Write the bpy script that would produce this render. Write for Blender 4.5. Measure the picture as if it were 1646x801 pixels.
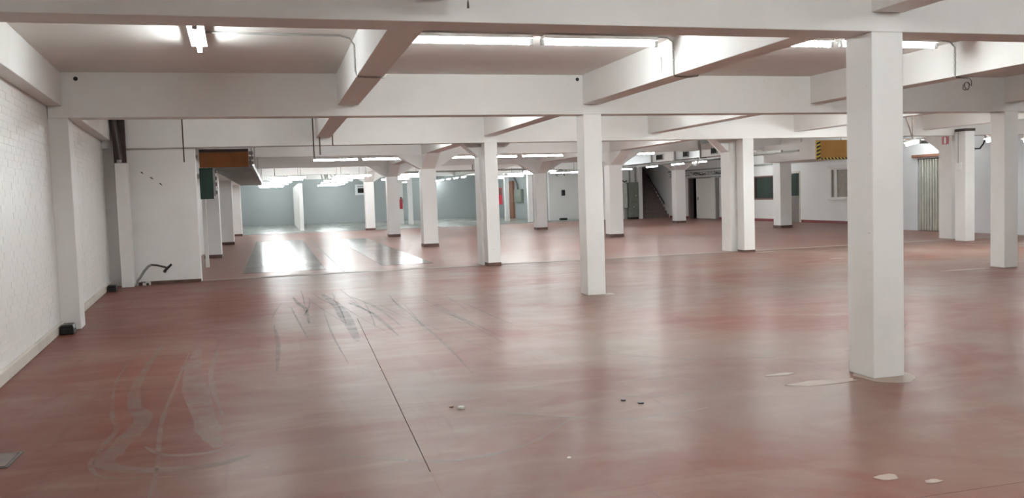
import bpy, math, random
from mathutils import Matrix, Vector
random.seed(7)
scene = bpy.context.scene
for o in list(bpy.data.objects):
    bpy.data.objects.remove(o)
C = scene.collection

# ---------------------------------------------------------------- camera
F_PX, YAW, PITCH, ROLL, CAM_H = 1380.96, 0.2691, 0.0622, -0.0329, 1.5
fw = Vector((math.sin(YAW) * math.cos(PITCH), math.cos(YAW) * math.cos(PITCH), -math.sin(PITCH)))
rt = Vector((math.cos(YAW), -math.sin(YAW), 0))
up = rt.cross(fw)
r2 = rt * math.cos(ROLL) + up * math.sin(ROLL)
u2 = -rt * math.sin(ROLL) + up * math.cos(ROLL)
cam_data = bpy.data.cameras.new('camera')
cam = bpy.data.objects.new('camera', cam_data)
C.objects.link(cam)
cam_data.sensor_width = 36.0
cam_data.lens = F_PX / 1646.0 * 36.0
cam_data.clip_end = 300
m = Matrix((r2, u2, -fw)).transposed().to_4x4()
m.translation = Vector((0, 0, CAM_H))
cam.matrix_world = m
scene.camera = cam

# ---------------------------------------------------------------- world and exposure
world = bpy.data.worlds.new('world')
scene.world = world
world.use_nodes = True
world.node_tree.nodes['Background'].inputs[0].default_value = (0.9, 0.95, 1.0, 1)
world.node_tree.nodes['Background'].inputs[1].default_value = 0.02
scene.view_settings.view_transform = 'Standard'
scene.view_settings.look = 'None'
scene.view_settings.gamma = 1.0
scene.view_settings.use_curve_mapping = False
scene.view_settings.exposure = 1.97
TUBE_POWER = 30.0


# ---------------------------------------------------------------- materials
def new_mat(name):
    mt = bpy.data.materials.new(name)
    mt.use_nodes = True
    nt = mt.node_tree
    return mt, nt, nt.nodes['Principled BSDF']


def node(nt, kind, **kw):
    n = nt.nodes.new(kind)
    for k, v in kw.items():
        if k in n.inputs:
            n.inputs[k].default_value = v
        else:
            setattr(n, k, v)
    return n


def ramp(nt, src, stops):
    r = nt.nodes.new('ShaderNodeValToRGB')
    el = r.color_ramp.elements
    while len(el) < len(stops):
        el.new(0.5)
    for e, (p, c) in zip(el, stops):
        e.position = p
        e.color = (c[0], c[1], c[2], 1) if not isinstance(c, (int, float)) else (c, c, c, 1)
    nt.links.new(src, r.inputs[0])
    return r.outputs[0]


def coords(nt, scale=(1, 1, 1), rot=(0, 0, 0), kind='world'):
    g = nt.nodes.new('ShaderNodeNewGeometry') if kind == 'world' else nt.nodes.new('ShaderNodeTexCoord')
    mp = nt.nodes.new('ShaderNodeMapping')
    mp.inputs['Scale'].default_value = scale
    mp.inputs['Rotation'].default_value = rot
    nt.links.new(g.outputs['Position' if kind == 'world' else 'Object'], mp.inputs[0])
    return mp.outputs[0]


def noise(nt, vec, scale, detail=4, rough=0.55, dist=0.0):
    n = nt.nodes.new('ShaderNodeTexNoise')
    n.inputs['Scale'].default_value = scale
    n.inputs['Detail'].default_value = detail
    n.inputs['Roughness'].default_value = rough
    n.inputs['Distortion'].default_value = dist
    nt.links.new(vec, n.inputs['Vector'])
    return n.outputs[0]


def mixc(nt, fac, a, b, mode='MIX'):
    mx = nt.nodes.new('ShaderNodeMix')
    mx.data_type = 'RGBA'
    mx.blend_type = mode
    for val, idx in ((fac, 0), (a, 6), (b, 7)):
        if isinstance(val, (int, float)):
            mx.inputs[idx].default_value = val
        elif isinstance(val, tuple):
            mx.inputs[idx].default_value = (val[0], val[1], val[2], 1)
        else:
            nt.links.new(val, mx.inputs[idx])
    return mx.outputs[2]


def bump(nt, height, strength, dist, bsdf):
    b = nt.nodes.new('ShaderNodeBump')
    b.inputs['Strength'].default_value = strength
    b.inputs['Distance'].default_value = dist
    nt.links.new(height, b.inputs['Height'])
    nt.links.new(b.outputs[0], bsdf.inputs['Normal'])
    return b


def paint(name, col, dirt=(0.42, 0.37, 0.30), amount=0.35, rough=0.6, grain=0.15, scuff=0.5):
    """painted plaster or concrete with faint stains and small scuff marks"""
    mt, nt, bs = new_mat(name)
    v = coords(nt)
    big = noise(nt, v, 1.3, 6, 0.65)
    f = ramp(nt, big, [(0.48, 0.0), (0.8, amount)])
    c = mixc(nt, f, col, tuple(0.55 * a + 0.45 * d for a, d in zip(col, dirt)))
    vs = coords(nt, (9, 9, 26))
    sp = noise(nt, vs, 1.0, 3, 0.6)
    f2 = ramp(nt, sp, [(0.70, 0.0), (0.78, scuff)])
    c = mixc(nt, f2, c, dirt)
    nt.links.new(c, bs.inputs['Base Color'])
    bs.inputs['Roughness'].default_value = rough
    bump(nt, noise(nt, v, 35, 4), grain, 0.004, bs)
    return mt


def plain(name, col, rough=0.5, metal=0.0, var=0.12, scale=6.0, bumpy=0.05):
    mt, nt, bs = new_mat(name)
    v = coords(nt)
    n = noise(nt, v, scale, 5)
    c = mixc(nt, ramp(nt, n, [(0.35, 0.0), (0.75, 1.0)]), col, tuple(max(0, a * (1 - var * 2)) for a in col))
    nt.links.new(c, bs.inputs['Base Color'])
    bs.inputs['Roughness'].default_value = rough
    bs.inputs['Metallic'].default_value = metal
    if bumpy:
        bump(nt, n, bumpy, 0.003, bs)
    return mt


def emitter(name, col, strength):
    mt, nt, bs = new_mat(name)
    bs.inputs['Base Color'].default_value = (0.9, 0.9, 0.9, 1)
    bs.inputs['Emission Color'].default_value = (col[0], col[1], col[2], 1)
    bs.inputs['Emission Strength'].default_value = strength
    return mt


M = {}
M['white'] = paint('white_paint', (0.80, 0.785, 0.76))
M['white_b'] = paint('white_paint_rear_hall', (0.82, 0.81, 0.79), amount=0.2, scuff=0.3)
M['brick'] = paint('white_painted_brick', (0.80, 0.785, 0.76), amount=0.25, rough=0.5, grain=0.35, scuff=0.15)
M['ceiling'] = paint('ceiling_paint', (0.76, 0.73, 0.69), amount=0.25, scuff=0.1, rough=0.75)
M['grey_wall'] = paint('grey_wall_paint', (0.335, 0.365, 0.368), amount=0.25, scuff=0.2)
M['blue_wall'] = paint('pale_wall_paint', (0.72, 0.74, 0.76), amount=0.2, scuff=0.2)
M['plinth'] = paint('cement_plinth', (0.62, 0.58, 0.52), dirt=(0.2, 0.16, 0.12), amount=0.7, scuff=0.7)
M['brown_base'] = plain('brown_base_paint', (0.16, 0.085, 0.065), 0.5, var=0.3)
M['red_base'] = plain('red_baseboard_paint', (0.24, 0.035, 0.04), 0.4)
M['pipe_brown'] = plain('brown_pipe', (0.06, 0.042, 0.036), 0.4)
M['rod'] = plain('rusty_rod', (0.10, 0.065, 0.05), 0.6)
M['cable'] = plain('grey_cable', (0.42, 0.41, 0.39), 0.5)
M['black'] = plain('black_plastic', (0.012, 0.012, 0.013), 0.4, var=0.2)
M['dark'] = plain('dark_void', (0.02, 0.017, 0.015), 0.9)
M['steel'] = plain('galvanised_steel', (0.56, 0.57, 0.57), 0.42, 0.85, scale=14)
M['dull_steel'] = plain('dull_grey_metal', (0.33, 0.33, 0.31), 0.5, 0.3)
M['tray'] = plain('white_lamp_tray', (0.85, 0.85, 0.83), 0.4, var=0.03)
M['holder'] = plain('lamp_holder_plastic', (0.6, 0.6, 0.58), 0.4)
M['tube'] = emitter('fluorescent_tube', (0.92, 0.99, 1.0), TUBE_POWER)
M['tube_b'] = emitter('weaker_fluorescent_tube', (0.92, 0.99, 1.0), TUBE_POWER * 0.92)
M['orange'] = plain('orange_board', (0.36, 0.145, 0.04), 0.55, scale=3)
M['yellow'] = plain('ochre_board', (0.52, 0.27, 0.055), 0.5, scale=2)
M['hazard_yellow'] = plain('hazard_yellow', (0.75, 0.60, 0.10), 0.5, var=0.05)
M['green'] = plain('dark_green_board', (0.008, 0.045, 0.028), 0.5)
M['cabinet'] = plain('grey_green_cabinet', (0.21, 0.23, 0.19), 0.45)
M['cabinet_light'] = plain('pale_cabinet', (0.55, 0.57, 0.52), 0.45)
M['door'] = plain('white_door', (0.74, 0.72, 0.68), 0.45, var=0.04)
M['door_dark'] = plain('grey_brown_door', (0.20, 0.17, 0.155), 0.4)
M['frame_brown'] = plain('brown_frame', (0.17, 0.06, 0.05), 0.5)
M['red'] = plain('red_paint', (0.50, 0.02, 0.045), 0.35, var=0.05)
M['sign_white'] = plain('sign_white', (0.82, 0.82, 0.80), 0.4, var=0.02)
M['gate'] = plain('pale_green_gate', (0.50, 0.50, 0.43), 0.45, var=0.12, scale=3)
M['wood'] = plain('brown_wood_rail', (0.28, 0.13, 0.08), 0.6)
M['window_interior'] = plain('beige_interior', (0.42, 0.39, 0.33), 0.7)  # light room interior behind the window, put into the pane colour
M['step'] = plain('stair_step', (0.20, 0.15, 0.135), 0.6)
M['concrete'] = paint('bare_concrete', (0.30, 0.225, 0.19), dirt=(0.12, 0.08, 0.065), amount=1.0, scuff=0.6)
M['filler'] = paint('pale_filler_and_spots', (0.35, 0.265, 0.22), dirt=(0.22, 0.14, 0.115), amount=1.0, scuff=0.6)
M['debris'] = plain('plaster_debris', (0.75, 0.72, 0.66), 0.8)
M['plate'] = plain('brown_pit_cover', (0.165, 0.095, 0.078), 0.2, var=0.25, scale=3, bumpy=0.02)
M['plate'].node_tree.nodes['Principled BSDF'].inputs['Specular IOR Level'].default_value = 0.12


def glass_mat():
    mt, nt, bs = new_mat('window_glass')
    bs.inputs['Base Color'].default_value = (0.10, 0.14, 0.12, 1)
    bs.inputs['Roughness'].default_value = 0.06
    bs.inputs['Transmission Weight'].default_value = 0.6
    bs.inputs['IOR'].default_value = 1.3
    return mt


M['glass'] = glass_mat()


def floor_mat(name, red, worn, wear_lo, wear_hi, r_lo, r_hi, ripple, spec=0.2, amt=1.0, coat_r=0.2):
    mt, nt, bs = new_mat(name)
    v = coords(nt)
    big = noise(nt, v, 0.42, 7, 0.62, 0.6)
    sx = nt.nodes.new('ShaderNodeSeparateXYZ')
    nt.links.new(v, sx.inputs[0])
    mr = node(nt, 'ShaderNodeMapRange')
    mr.inputs[1].default_value, mr.inputs[2].default_value = -1.4, 0.6
    mr.inputs[3].default_value, mr.inputs[4].default_value = -0.16, 0.0
    nt.links.new(sx.outputs[0], mr.inputs[0])
    ad = node(nt, 'ShaderNodeMath', operation='ADD')
    nt.links.new(big, ad.inputs[0])
    nt.links.new(mr.outputs[0], ad.inputs[1])
    wear = ramp(nt, ad.outputs[0], [(wear_lo, 0.0), (wear_hi, 1.0)])
    c = mixc(nt, wear, red, worn)
    # dusty sweeps running across the hall
    vs = coords(nt, (0.5, 1.5, 1), (0, 0, 0.12))
    sweep = noise(nt, vs, 1.4, 6, 0.6, 1.2)
    c = mixc(nt, ramp(nt, sweep, [(0.50, 0.0), (0.76, 0.40 * amt)]), c, tuple(a * 1.22 for a in worn))
    # dark wheel streaks along the hall
    vy = coords(nt, (7.0, 0.35, 1), (0, 0, 0.05))
    streak = noise(nt, vy, 1.0, 5, 0.6, 0.5)
    c = mixc(nt, ramp(nt, streak, [(0.60, 0.0), (0.78, 0.28 * amt)]), c, tuple(a * 0.5 for a in red))
    # chips in the paint
    chip = noise(nt, v, 3.1, 4, 0.65, 0.3)
    c = mixc(nt, ramp(nt, chip, [(0.70, 0.0), (0.76, 0.25 * amt)]), c, tuple(min(1, a * 1.6) for a in worn))
    dots = noise(nt, v, 14, 3, 0.6)
    c = mixc(nt, ramp(nt, dots, [(0.76, 0.0), (0.80, 0.35 * amt)]), c, (0.10, 0.07, 0.06))
    nt.links.new(c, bs.inputs['Base Color'])
    fine = noise(nt, coords(nt, (1.0, 2.2, 1)), 1.6, 5, 0.6)
    rr = ramp(nt, fine, [(0.2, r_lo), (0.8, r_hi)])
    nt.links.new(rr, bs.inputs['Roughness'])
    bs.inputs['Specular IOR Level'].default_value = spec
    bs.inputs['Coat Weight'].default_value = 0.13
    bs.inputs['Coat Roughness'].default_value = coat_r
    bs.inputs['Coat IOR'].default_value = 1.4
    h1 = noise(nt, coords(nt, (0.9, 1.8, 1)), 2.2, 4, 0.5, 0.6)
    bump(nt, h1, ripple, 0.02, bs)
    return mt


M['floor_a'] = floor_mat('worn_red_floor_paint', (0.182, 0.064, 0.046), (0.222, 0.160, 0.127), 0.34, 0.68, 0.42, 0.52, 0.05, 0.05, 1.0, 0.21)
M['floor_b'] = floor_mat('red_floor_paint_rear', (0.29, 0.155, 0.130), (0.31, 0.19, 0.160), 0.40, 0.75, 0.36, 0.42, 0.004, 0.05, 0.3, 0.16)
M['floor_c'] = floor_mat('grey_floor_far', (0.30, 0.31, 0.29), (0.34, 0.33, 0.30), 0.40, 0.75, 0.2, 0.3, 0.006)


def stain(name, col, alpha):
    mt, nt, bs = new_mat(name)
    bs.inputs['Base Color'].default_value = (col[0], col[1], col[2], 1)
    bs.inputs['Roughness'].default_value = 0.45
    n = noise(nt, coords(nt), 5, 6, 0.7)
    nt.links.new(ramp(nt, n, [(0.36, 0.05), (0.66, alpha)]), bs.inputs['Alpha'])
    return mt


M['dust'] = stain('dried_dust', (0.40, 0.29, 0.235), 0.5)
M['wet'] = stain('dark_scuff', (0.09, 0.052, 0.04), 0.5)


# ---------------------------------------------------------------- mesh helpers
class MB:
    def __init__(self):
        self.v, self.f, self.mi = [], [], []

    def quad(self, idx, mi=0):
        self.f.append(idx)
        self.mi.append(mi)

    def box(self, x0, x1, y0, y1, z0, z1, mi=0):
        b = len(self.v)
        self.v += [(x, y, z) for z in (z0, z1) for y in (y0, y1) for x in (x0, x1)]
        for q in ((0, 2, 3, 1), (4, 5, 7, 6), (0, 1, 5, 4), (2, 6, 7, 3), (0, 4, 6, 2), (1, 3, 7, 5)):
            self.quad([b + i for i in q], mi)
        return self

    def prism(self, poly, axis, a, b, mi=0):
        """extrude a polygon given in the two other axes along axis from a to b"""
        def mk(p, t):
            q = list(p)
            q.insert(axis, t)
            return tuple(q)
        s = len(self.v)
        n = len(poly)
        self.v += [mk(p, a) for p in poly] + [mk(p, b) for p in poly]
        self.quad([s + i for i in range(n)], mi)
        self.quad([s + n + i for i in reversed(range(n))], mi)
        for i in range(n):
            j = (i + 1) % n
            self.quad([s + i, s + n + i, s + n + j, s + j], mi)
        return self

    def tube(self, path, r, n=10, mi=0, caps=True):
        path = [Vector(p) for p in path]
        s = len(self.v)
        ref = None
        for i, p in enumerate(path):
            d = (path[min(i + 1, len(path) - 1)] - path[max(i - 1, 0)]).normalized()
            if ref is None:
                ref = d.orthogonal().normalized()
            a = (ref - d * ref.dot(d)).normalized()
            ref = a
            b = d.cross(a)
            rr = r[i] if isinstance(r, (list, tuple)) else r
            for k in range(n):
                t = 2 * math.pi * k / n
                self.v.append(tuple(p + (a * math.cos(t) + b * math.sin(t)) * rr))
        for i in range(len(path) - 1):
            for k in range(n):
                k2 = (k + 1) % n
                self.quad([s + i * n + k, s + i * n + k2, s + (i + 1) * n + k2, s + (i + 1) * n + k], mi)
        if caps:
            self.quad([s + k for k in reversed(range(n))], mi)
            e = s + (len(path) - 1) * n
            self.quad([e + k for k in range(n)], mi)
        return self

    def blob(self, pts, z0, z1, mi=0):
        return self.prism(pts, 2, z0, z1, mi)

    def build(self, name, mats, parent=None, bevel=0.0, smooth=False):
        me = bpy.data.meshes.new(name)
        me.from_pydata(self.v, [], self.f)
        if not isinstance(mats, (list, tuple)):
            mats = [mats]
        for mt in mats:
            me.materials.append(M[mt])
        for p, i in zip(me.polygons, self.mi):
            p.material_index = i
            p.use_smooth = smooth
        me.update()
        import bmesh
        bm = bmesh.new()
        bm.from_mesh(me)
        bmesh.ops.recalc_face_normals(bm, faces=bm.faces)
        bm.to_mesh(me)
        bm.free()
        o = bpy.data.objects.new(name, me)
        C.objects.link(o)
        if parent is not None:
            o.parent = parent
            o.matrix_parent_inverse = Matrix.Translation(-Vector(parent.location)) if parent.type == 'EMPTY' else Matrix.Identity(4)
        if bevel:
            bv = o.modifiers.new('bevel', 'BEVEL')
            bv.width = bevel
            bv.segments = 2
            bv.limit_method = 'ANGLE'
        if smooth:
            try:
                me.set_sharp_from_angle(angle=math.radians(40))
            except Exception:
                pass
        return o


def tag(o, label, cat, group=None, kind=None):
    o['label'] = label
    o['category'] = cat
    if group:
        o['group'] = group
    if kind:
        o['kind'] = kind
    return o


def struct(name, mb, mat, label=None, cat=None, bevel=0.0):
    o = mb.build(name, mat, None, bevel)
    o['kind'] = 'structure'
    if label:
        o['label'] = label
        o['category'] = cat or name.split('_')[0]
    return o


def thing(name, loc, label, cat, group=None):
    e = bpy.data.objects.new(name, None)
    C.objects.link(e)
    e.location = loc
    e.empty_display_size = 0.1
    return tag(e, label, cat, group)


# ---------------------------------------------------------------- main dimensions
CL, CB, ZC, ZC2 = 2.64, 2.784, 3.204, 3.32        # beam soffits, ceilings
Y1, Y2, Y3 = 5.5625, 11.79, 17.84                 # front faces of the cross beams
XA, XB, XB3, XC3 = 4.386, 11.916, 10.545, 16.49
W, D = 0.281, 0.302
LX = [0.896, XA, 8.165, 11.90, 15.55]             # long beams
YJ = 18.2                                          # building joint
BX = [-1.93, 4.42, 10.82, 17.64]                  # rear hall columns
BY = [26.2, 34.5, 43.2]
BW = 0.46


def xw(y):
    """inner face of the left wall, which is not quite square to the hall"""
    return -2.36 - 0.075 * (y - 8.3)


# ---------------------------------------------------------------- floor
fl = struct('floor', MB().box(-6, 24, -6, 63, -0.30, -0.05), 'dark', 'worn red painted concrete floor of the hall', 'floor')
JX = 0.815
g = 0.005


def slab(x0, x1, y0, y1, mat, z1=0.0):
    return MB().box(x0, x1, y0, y1, -0.05, z1).build('slab', mat, fl)


def jx(y):
    return 0.76 + (y - 4.56) * 0.0314


def slab_poly(pts):
    return MB().prism(pts, 2, -0.05, 0.0).build('slab', 'floor_a', fl)


ye = YJ - 0.1
g = 0.003
slab_poly([(-4, -6), (jx(-6) - g, -6), (jx(ye) - g, ye), (-4, ye)])
slab_poly([(jx(3.36) + g, 3.36), (20, 3.36 + g), (20, ye), (jx(ye) + g, ye)])
slab_poly([(jx(-6) + g, -6), (20, -6), (20, 3.36 - g), (jx(3.36) + g, 3.36 - g)])
for a, b in ((-6, 4.6), (11, ye)):
    MB().prism([(jx(a) - g, a), (jx(a) + g, a), (jx(b) + g, b), (jx(b) - g, b)], 2, -0.05, -0.0005).build('joint_filler', 'floor_a', fl)
slab(-4, 20, YJ - 0.09, YJ + 0.22, 'concrete', 0.002)
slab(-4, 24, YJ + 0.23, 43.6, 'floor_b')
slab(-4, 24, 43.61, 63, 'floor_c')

# ---------------------------------------------------------------- ceilings
struct('ceiling', MB().box(-4, 20, -6, YJ, ZC, ZC + 0.2), 'ceiling', 'flat white concrete ceiling between the near beams', 'ceiling')
struct('ceiling_rear', MB().box(-4, 24, YJ, 63, ZC2, ZC2 + 0.2), 'ceiling', 'white concrete ceiling of the rear hall beyond the floor joint', 'ceiling')

# ---------------------------------------------------------------- left brick wall, bricks one by one
wl = bpy.data.objects.new('wall_left', None)
mbw = MB()
L0, L1 = -6.0, YJ
ang = math.atan(0.075)
# local frame: along = distance along the wall from y = -6, out = into the room
ux, uy = -math.sin(ang), math.cos(ang)
nx, ny = math.cos(ang), math.sin(ang)
ox, oy = xw(-6.0), -6.0


def wp(a, out, z):
    return (ox + ux * a + nx * out, oy + uy * a + ny * out, z)


def wbox(mb, a0, a1, o0, o1, z0, z1, mi=0):
    b = len(mb.v)
    mb.v += [wp(a, o, z) for z in (z0, z1) for a in (a0, a1) for o in (o0, o1)]
    for q in ((0, 2, 3, 1), (4, 5, 7, 6), (0, 1, 5, 4), (2, 6, 7, 3), (0, 4, 6, 2), (1, 3, 7, 5)):
        mb.quad([b + i for i in q], mi)


ATOT = (YJ + 6) / uy
wbox(mbw, 0, ATOT, -0.25, -0.003, 0, ZC)
wl = struct('wall_left', mbw, 'brick', 'long white painted brick wall on the left', 'wall')
BL, BH, CR = 0.2095, 0.0675, 0.0725
bm0 = MB().box(-BL / 2, BL / 2, -0.03, 0.0, 0, BH)
proto = None
stuff = MB()
rz = math.atan2(uy, ux)
A_ROW2 = (Y2 + 6) / uy
count = 0
cands = []
row = 0
z = 0.12
while z + BH < CB - 0.02:
    a = 0.05 + (0.1075 if row % 2 else 0.0)
    while a < ATOT - 0.4:
        cands.append((a, z))
        a += 0.215
    z += CR
    row += 1
A_VIS = (8.05 + 6) / uy
near = sorted([c for c in cands if c[0] > A_VIS and c[0] + 0.11 < A_ROW2 - 0.02], key=lambda c: c[0] + 0.0 * c[1])
near_set = set(near[:300])
for (a, z) in cands:
    out = random.uniform(-0.0008, 0.0012)
    if (a, z) in near_set:
        if proto is None:
            proto = bm0.build('brick', 'brick', wl)
            o = proto
        else:
            o = proto.copy()
            C.objects.link(o)
            o.parent = wl
        p = wp(a, out, z)
        o.location = p
        o.rotation_euler = (0, 0, rz)
        # local +y of the brick must point out of the wall
        o.rotation_euler = (random.uniform(-0.006, 0.006), 0, rz + math.pi)
    elif 12.0 < a and not (A_ROW2 - 0.12 < a < A_ROW2 + 0.42):
        wbox(stuff, a - BL / 2, a + BL / 2, -0.03, out, z, z + BH)
so = stuff.build('brickwork', 'brick', wl)
so['kind'] = 'stuff'
pb = MB()
wbox(pb, 0, A_ROW2 - 0.01, -0.02, 0.035, 0, 0.115)
wbox(pb, A_ROW2 + 0.41, ATOT - 0.16, -0.02, 0.035, 0, 0.10)
struct('baseboard_left', pb, 'plinth', 'rough cement skirting along the foot of the left brick wall', 'skirting', 0.01)
# edge beams on the left wall
for a0, a1, y, lab in ((0, (Y1 + 6) / uy, Y1, 'edge beam on the left wall in front of the nearest cross beam'),
                       ((Y1 + D + 6) / uy, A_ROW2, Y2, 'white edge beam along the top of the left wall before the second cross beam'),
                       (A_ROW2 + D / uy, (Y3 + 6) / uy, Y3, 'short white edge beam on the left wall behind the second cross beam')):
    b = MB()
    wbox(b, a0 + 0.0, a1, -0.005, 0.165, CB, ZC)
    tag(b.build('edge_beam', 'white', None, 0.006), lab, 'beam')
pp = MB()
wbox(pp, A_ROW2, A_ROW2 + 0.40, -0.005, 0.225, 0, CL)
tag(pp.build('wall_pilaster', 'white', None, 0.008), 'flat white pilaster on the left wall under the second cross beam', 'pilaster')
# spine wall closing the bay at the joint
ws = struct('wall_return', MB().box(-3.3, -1.44, 18.0, 18.19, 0, CL), 'white', 'white painted brick cross wall at the left under the third beam', 'wall')
struct('baseboard_return', MB().box(-2.55, -1.44, 17.97, 18.01, 0, 0.06), 'brown_base', 'thin brown skirting at the foot of the left cross wall', 'skirting')
# outer shell
struct('wall_back', MB().box(-4, 20, -6.2, -6, 0, ZC), 'white', 'white wall behind the viewer', 'wall')
struct('wall_right', MB().box(19.3, 19.5, -6, 21.35, 0, ZC2).box(19.3, 19.5, 22.4, 25.0, 0, ZC2).box(19.3, 19.5, 21.35, 22.4, 2.22, ZC2), 'blue_wall',
       'pale painted wall at the far right around the ribbed gate', 'wall')
struct('wall_right_step', MB().box(19.5, 21.2, 25.0, 25.2, 0, ZC2), 'white_b', 'white wall stepping back at the right', 'wall')
struct('wall_left_rear', MB().box(-2.35, -2.15, 18.19, 61, 0, ZC2), 'white_b', 'white wall behind the left row of rear columns', 'wall')
struct('wall_far', MB().box(-2.4, 15.5, 60.7, 60.9, 0, ZC2), 'grey_wall', 'plain grey wall closing the far end of the rear hall', 'wall')
struct('wall_far_side', MB().box(15.2, 15.4, 47.0, 60.7, 0, ZC2), 'grey_wall', 'grey side wall at the far end right of the middle', 'wall')
struct('wall_far_step', MB().box(15.2, 17.7, 46.8, 47.0, 0, ZC2).box(17.5, 17.7, 44.0, 46.8, 0, ZC2).box(17.5, 19.2, 43.8, 44.0, 0, ZC2), 'white_b',
       'white stepped wall behind the electrical cabinets', 'wall')

# right wall of the rear hall with its openings (all along x = 21)
ops = [(27.3, 29.06, 0.97, 2.14), (31.08, 32.0, 0.0, 2.12), (33.0, 34.62, 0.95, 2.0), (38.6, 40.85, 0.0, 2.08)]
rw = MB()
yy = 25.2
for (a, b, z0, z1) in ops:
    rw.box(21, 21.2, yy, a, 0, ZC2)
    if z0 > 0:
        rw.box(21, 21.2, a, b, 0, z0)
    rw.box(21, 21.2, a, b, z1, ZC2)
    yy = b
rw.box(21, 21.2, yy, 50.2, 0, ZC2)
struct('wall_right_rear', rw, 'white_b', 'white wall with windows and doors on the right of the rear hall', 'wall')
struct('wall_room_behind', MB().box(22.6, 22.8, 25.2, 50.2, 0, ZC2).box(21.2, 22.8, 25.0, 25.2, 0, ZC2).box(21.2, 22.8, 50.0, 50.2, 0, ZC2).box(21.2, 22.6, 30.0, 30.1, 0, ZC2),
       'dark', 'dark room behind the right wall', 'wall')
bb = MB()
for a, b in ((25.2, 31.0), (32.08, 37.95), (40.95, 43.2)):
    bb.box(20.97, 21.0, a, b, 0, 0.11)
struct('baseboard_right', bb, 'red_base', 'dark red skirting along the right rear wall', 'skirting')

# ---------------------------------------------------------------- columns of the near hall
def near_column(x, y, label, group='square columns of the near hall', base=None):
    t = thing('square_column', (x + W / 2, y + D / 2, 0), label, 'column', group)
    MB().box(x, x + W, y, y + D, 0, CL).build('shaft', 'white', t, 0.008)
    if base:
        MB().box(x - 0.006, x + W + 0.006, y - 0.006, y + D + 0.006, 0, base).build('base_band', 'brown_base', t, 0.004)
    return t


near_column(XA, Y1, 'broad white square column nearest the viewer, standing right of centre')
near_column(XA, Y2, 'white square column near the middle, second in line behind the nearest column')
near_column(XB, Y2, 'white square column at the right edge of the picture')
near_column(XA, Y3, 'white column at the floor joint left of centre, with a brown base band', base=0.075)
near_column(XB3, Y3, 'white column at the floor joint just left of the nearest column, brown base', base=0.05)
t = thing('square_column', (XC3 + W / 2, 17.67, 0), 'white column with the small switch box, right of the nearest column', 'column', 'square columns of the near hall')
MB().box(XC3, XC3 + W, 17.5, 17.835, 0, 2.72).build('shaft', 'white', t, 0.008)
MB().box(XC3 - 0.01, XC3 + W + 0.01, 17.49, 17.838, 2.72, 2.784).build('cap', 'pipe_brown', t)


def twin(x, label, s=0.0, sides=(-1, 1)):
    t = thing('joint_column', (x + 0.2, YJ + 0.35, 0), label, 'column', 'twin columns behind the joint')
    MB().box(x, x + 0.40, YJ + 0.06 + s, YJ + 0.50 + s, 0, 2.84).build('shaft', 'white', t, 0.008)
    # haunch reaching back and sideways
    for sx in sides:
        xa = x if sx < 0 else x + 0.40
        MB().prism([(xa, 2.36), (xa + sx * 0.55, 2.84), (xa, 2.84)], 1, YJ + 0.1 + s, YJ + 0.46 + s).build('haunch', 'white', t)
    yb = YJ + 0.50 + s
    MB().prism([(yb, 2.30), (yb + 0.9, 2.84), (yb, 2.84)], 0, x + 0.03, x + 0.37).build('haunch', 'white', t)
    return t


twin(XA - 0.03, 'haunched white column close behind the floor joint column left of centre')
twin(XB3 - 0.10, 'haunched white column close behind the joint column left of the nearest column')
twin(16.95, 'white twin column carrying the small red sign', 0.19, (1,))


# ---------------------------------------------------------------- beams of the near hall
def beam(name, x0, x1, y0, y1, z0, z1, label, group):
    o = MB().box(x0, x1, y0, y1, z0, z1).build(name, 'white', None, 0.006)
    return tag(o, label, 'beam', group)


xr = 19.3
b1 = beam('cross_beam', xw(Y1) + 0.002, xr, Y1, Y1 + D, CL, ZC, 'wide white concrete beam crossing the top of the picture', 'cross beams of the near hall')
b2 = beam('cross_beam', xw(Y2) + 0.002, xr, Y2, Y2 + D, CL, ZC, 'white cross beam behind the nearest one, with two round black holes', 'cross beams of the near hall')
b3 = beam('cross_beam', xw(Y3) + 0.002, xr, Y3, Y3 + D, CL, ZC, 'third white cross beam, above the floor joint', 'cross beams of the near hall')
beam('joint_beam', -2.15, 19.28, YJ + 0.06, YJ + 0.50, 2.84, ZC2, 'cross beam just behind the building joint, on the twin columns', 'cross beams of the near hall')
names = ['leftmost', 'second from left', 'middle', 'fourth from left', 'rightmost']
for i, x in enumerate(LX):
    w = 0.279
    if i in (0, 1):
        beam('long_beam', x, x + w, -6, Y1, CB, ZC, ['soffit of the left long beam at the top edge, in front of the nearest cross beam',
             'long beam cut by the top edge above the nearest column'][i], 'long beams of the near hall')
    if i < 4:
        beam('long_beam', x, x + w, Y1 + D, Y2, CB, ZC,
             ['sloping long beam left of the paired ceiling tubes, first bay', 'long beam running into the middle column from the right, first bay',
              'long beam left behind the nearest column, first bay', 'long beam meeting the column at the right edge, first bay'][i],
             'long beams of the near hall')
    beam('long_beam', x, x + w, Y2 + D, Y3, CB, ZC, names[i] + ' long beam between the second and third cross beams', 'long beams of the near hall')
for x, z in ((-2.28, 3.12), (4.31, 3.14)):
    h = MB().tube([(x, Y2 - 0.004, z), (x, Y2 + 0.02, z)], 0.026, 14).build('cable_hole', 'black', b2)
    h['label'] = 'round black hole'

# ---------------------------------------------------------------- rear hall: haunched columns and beams
ZB = 2.84


def sk(x):
    return 0.085 * (x - 4.4)



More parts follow.
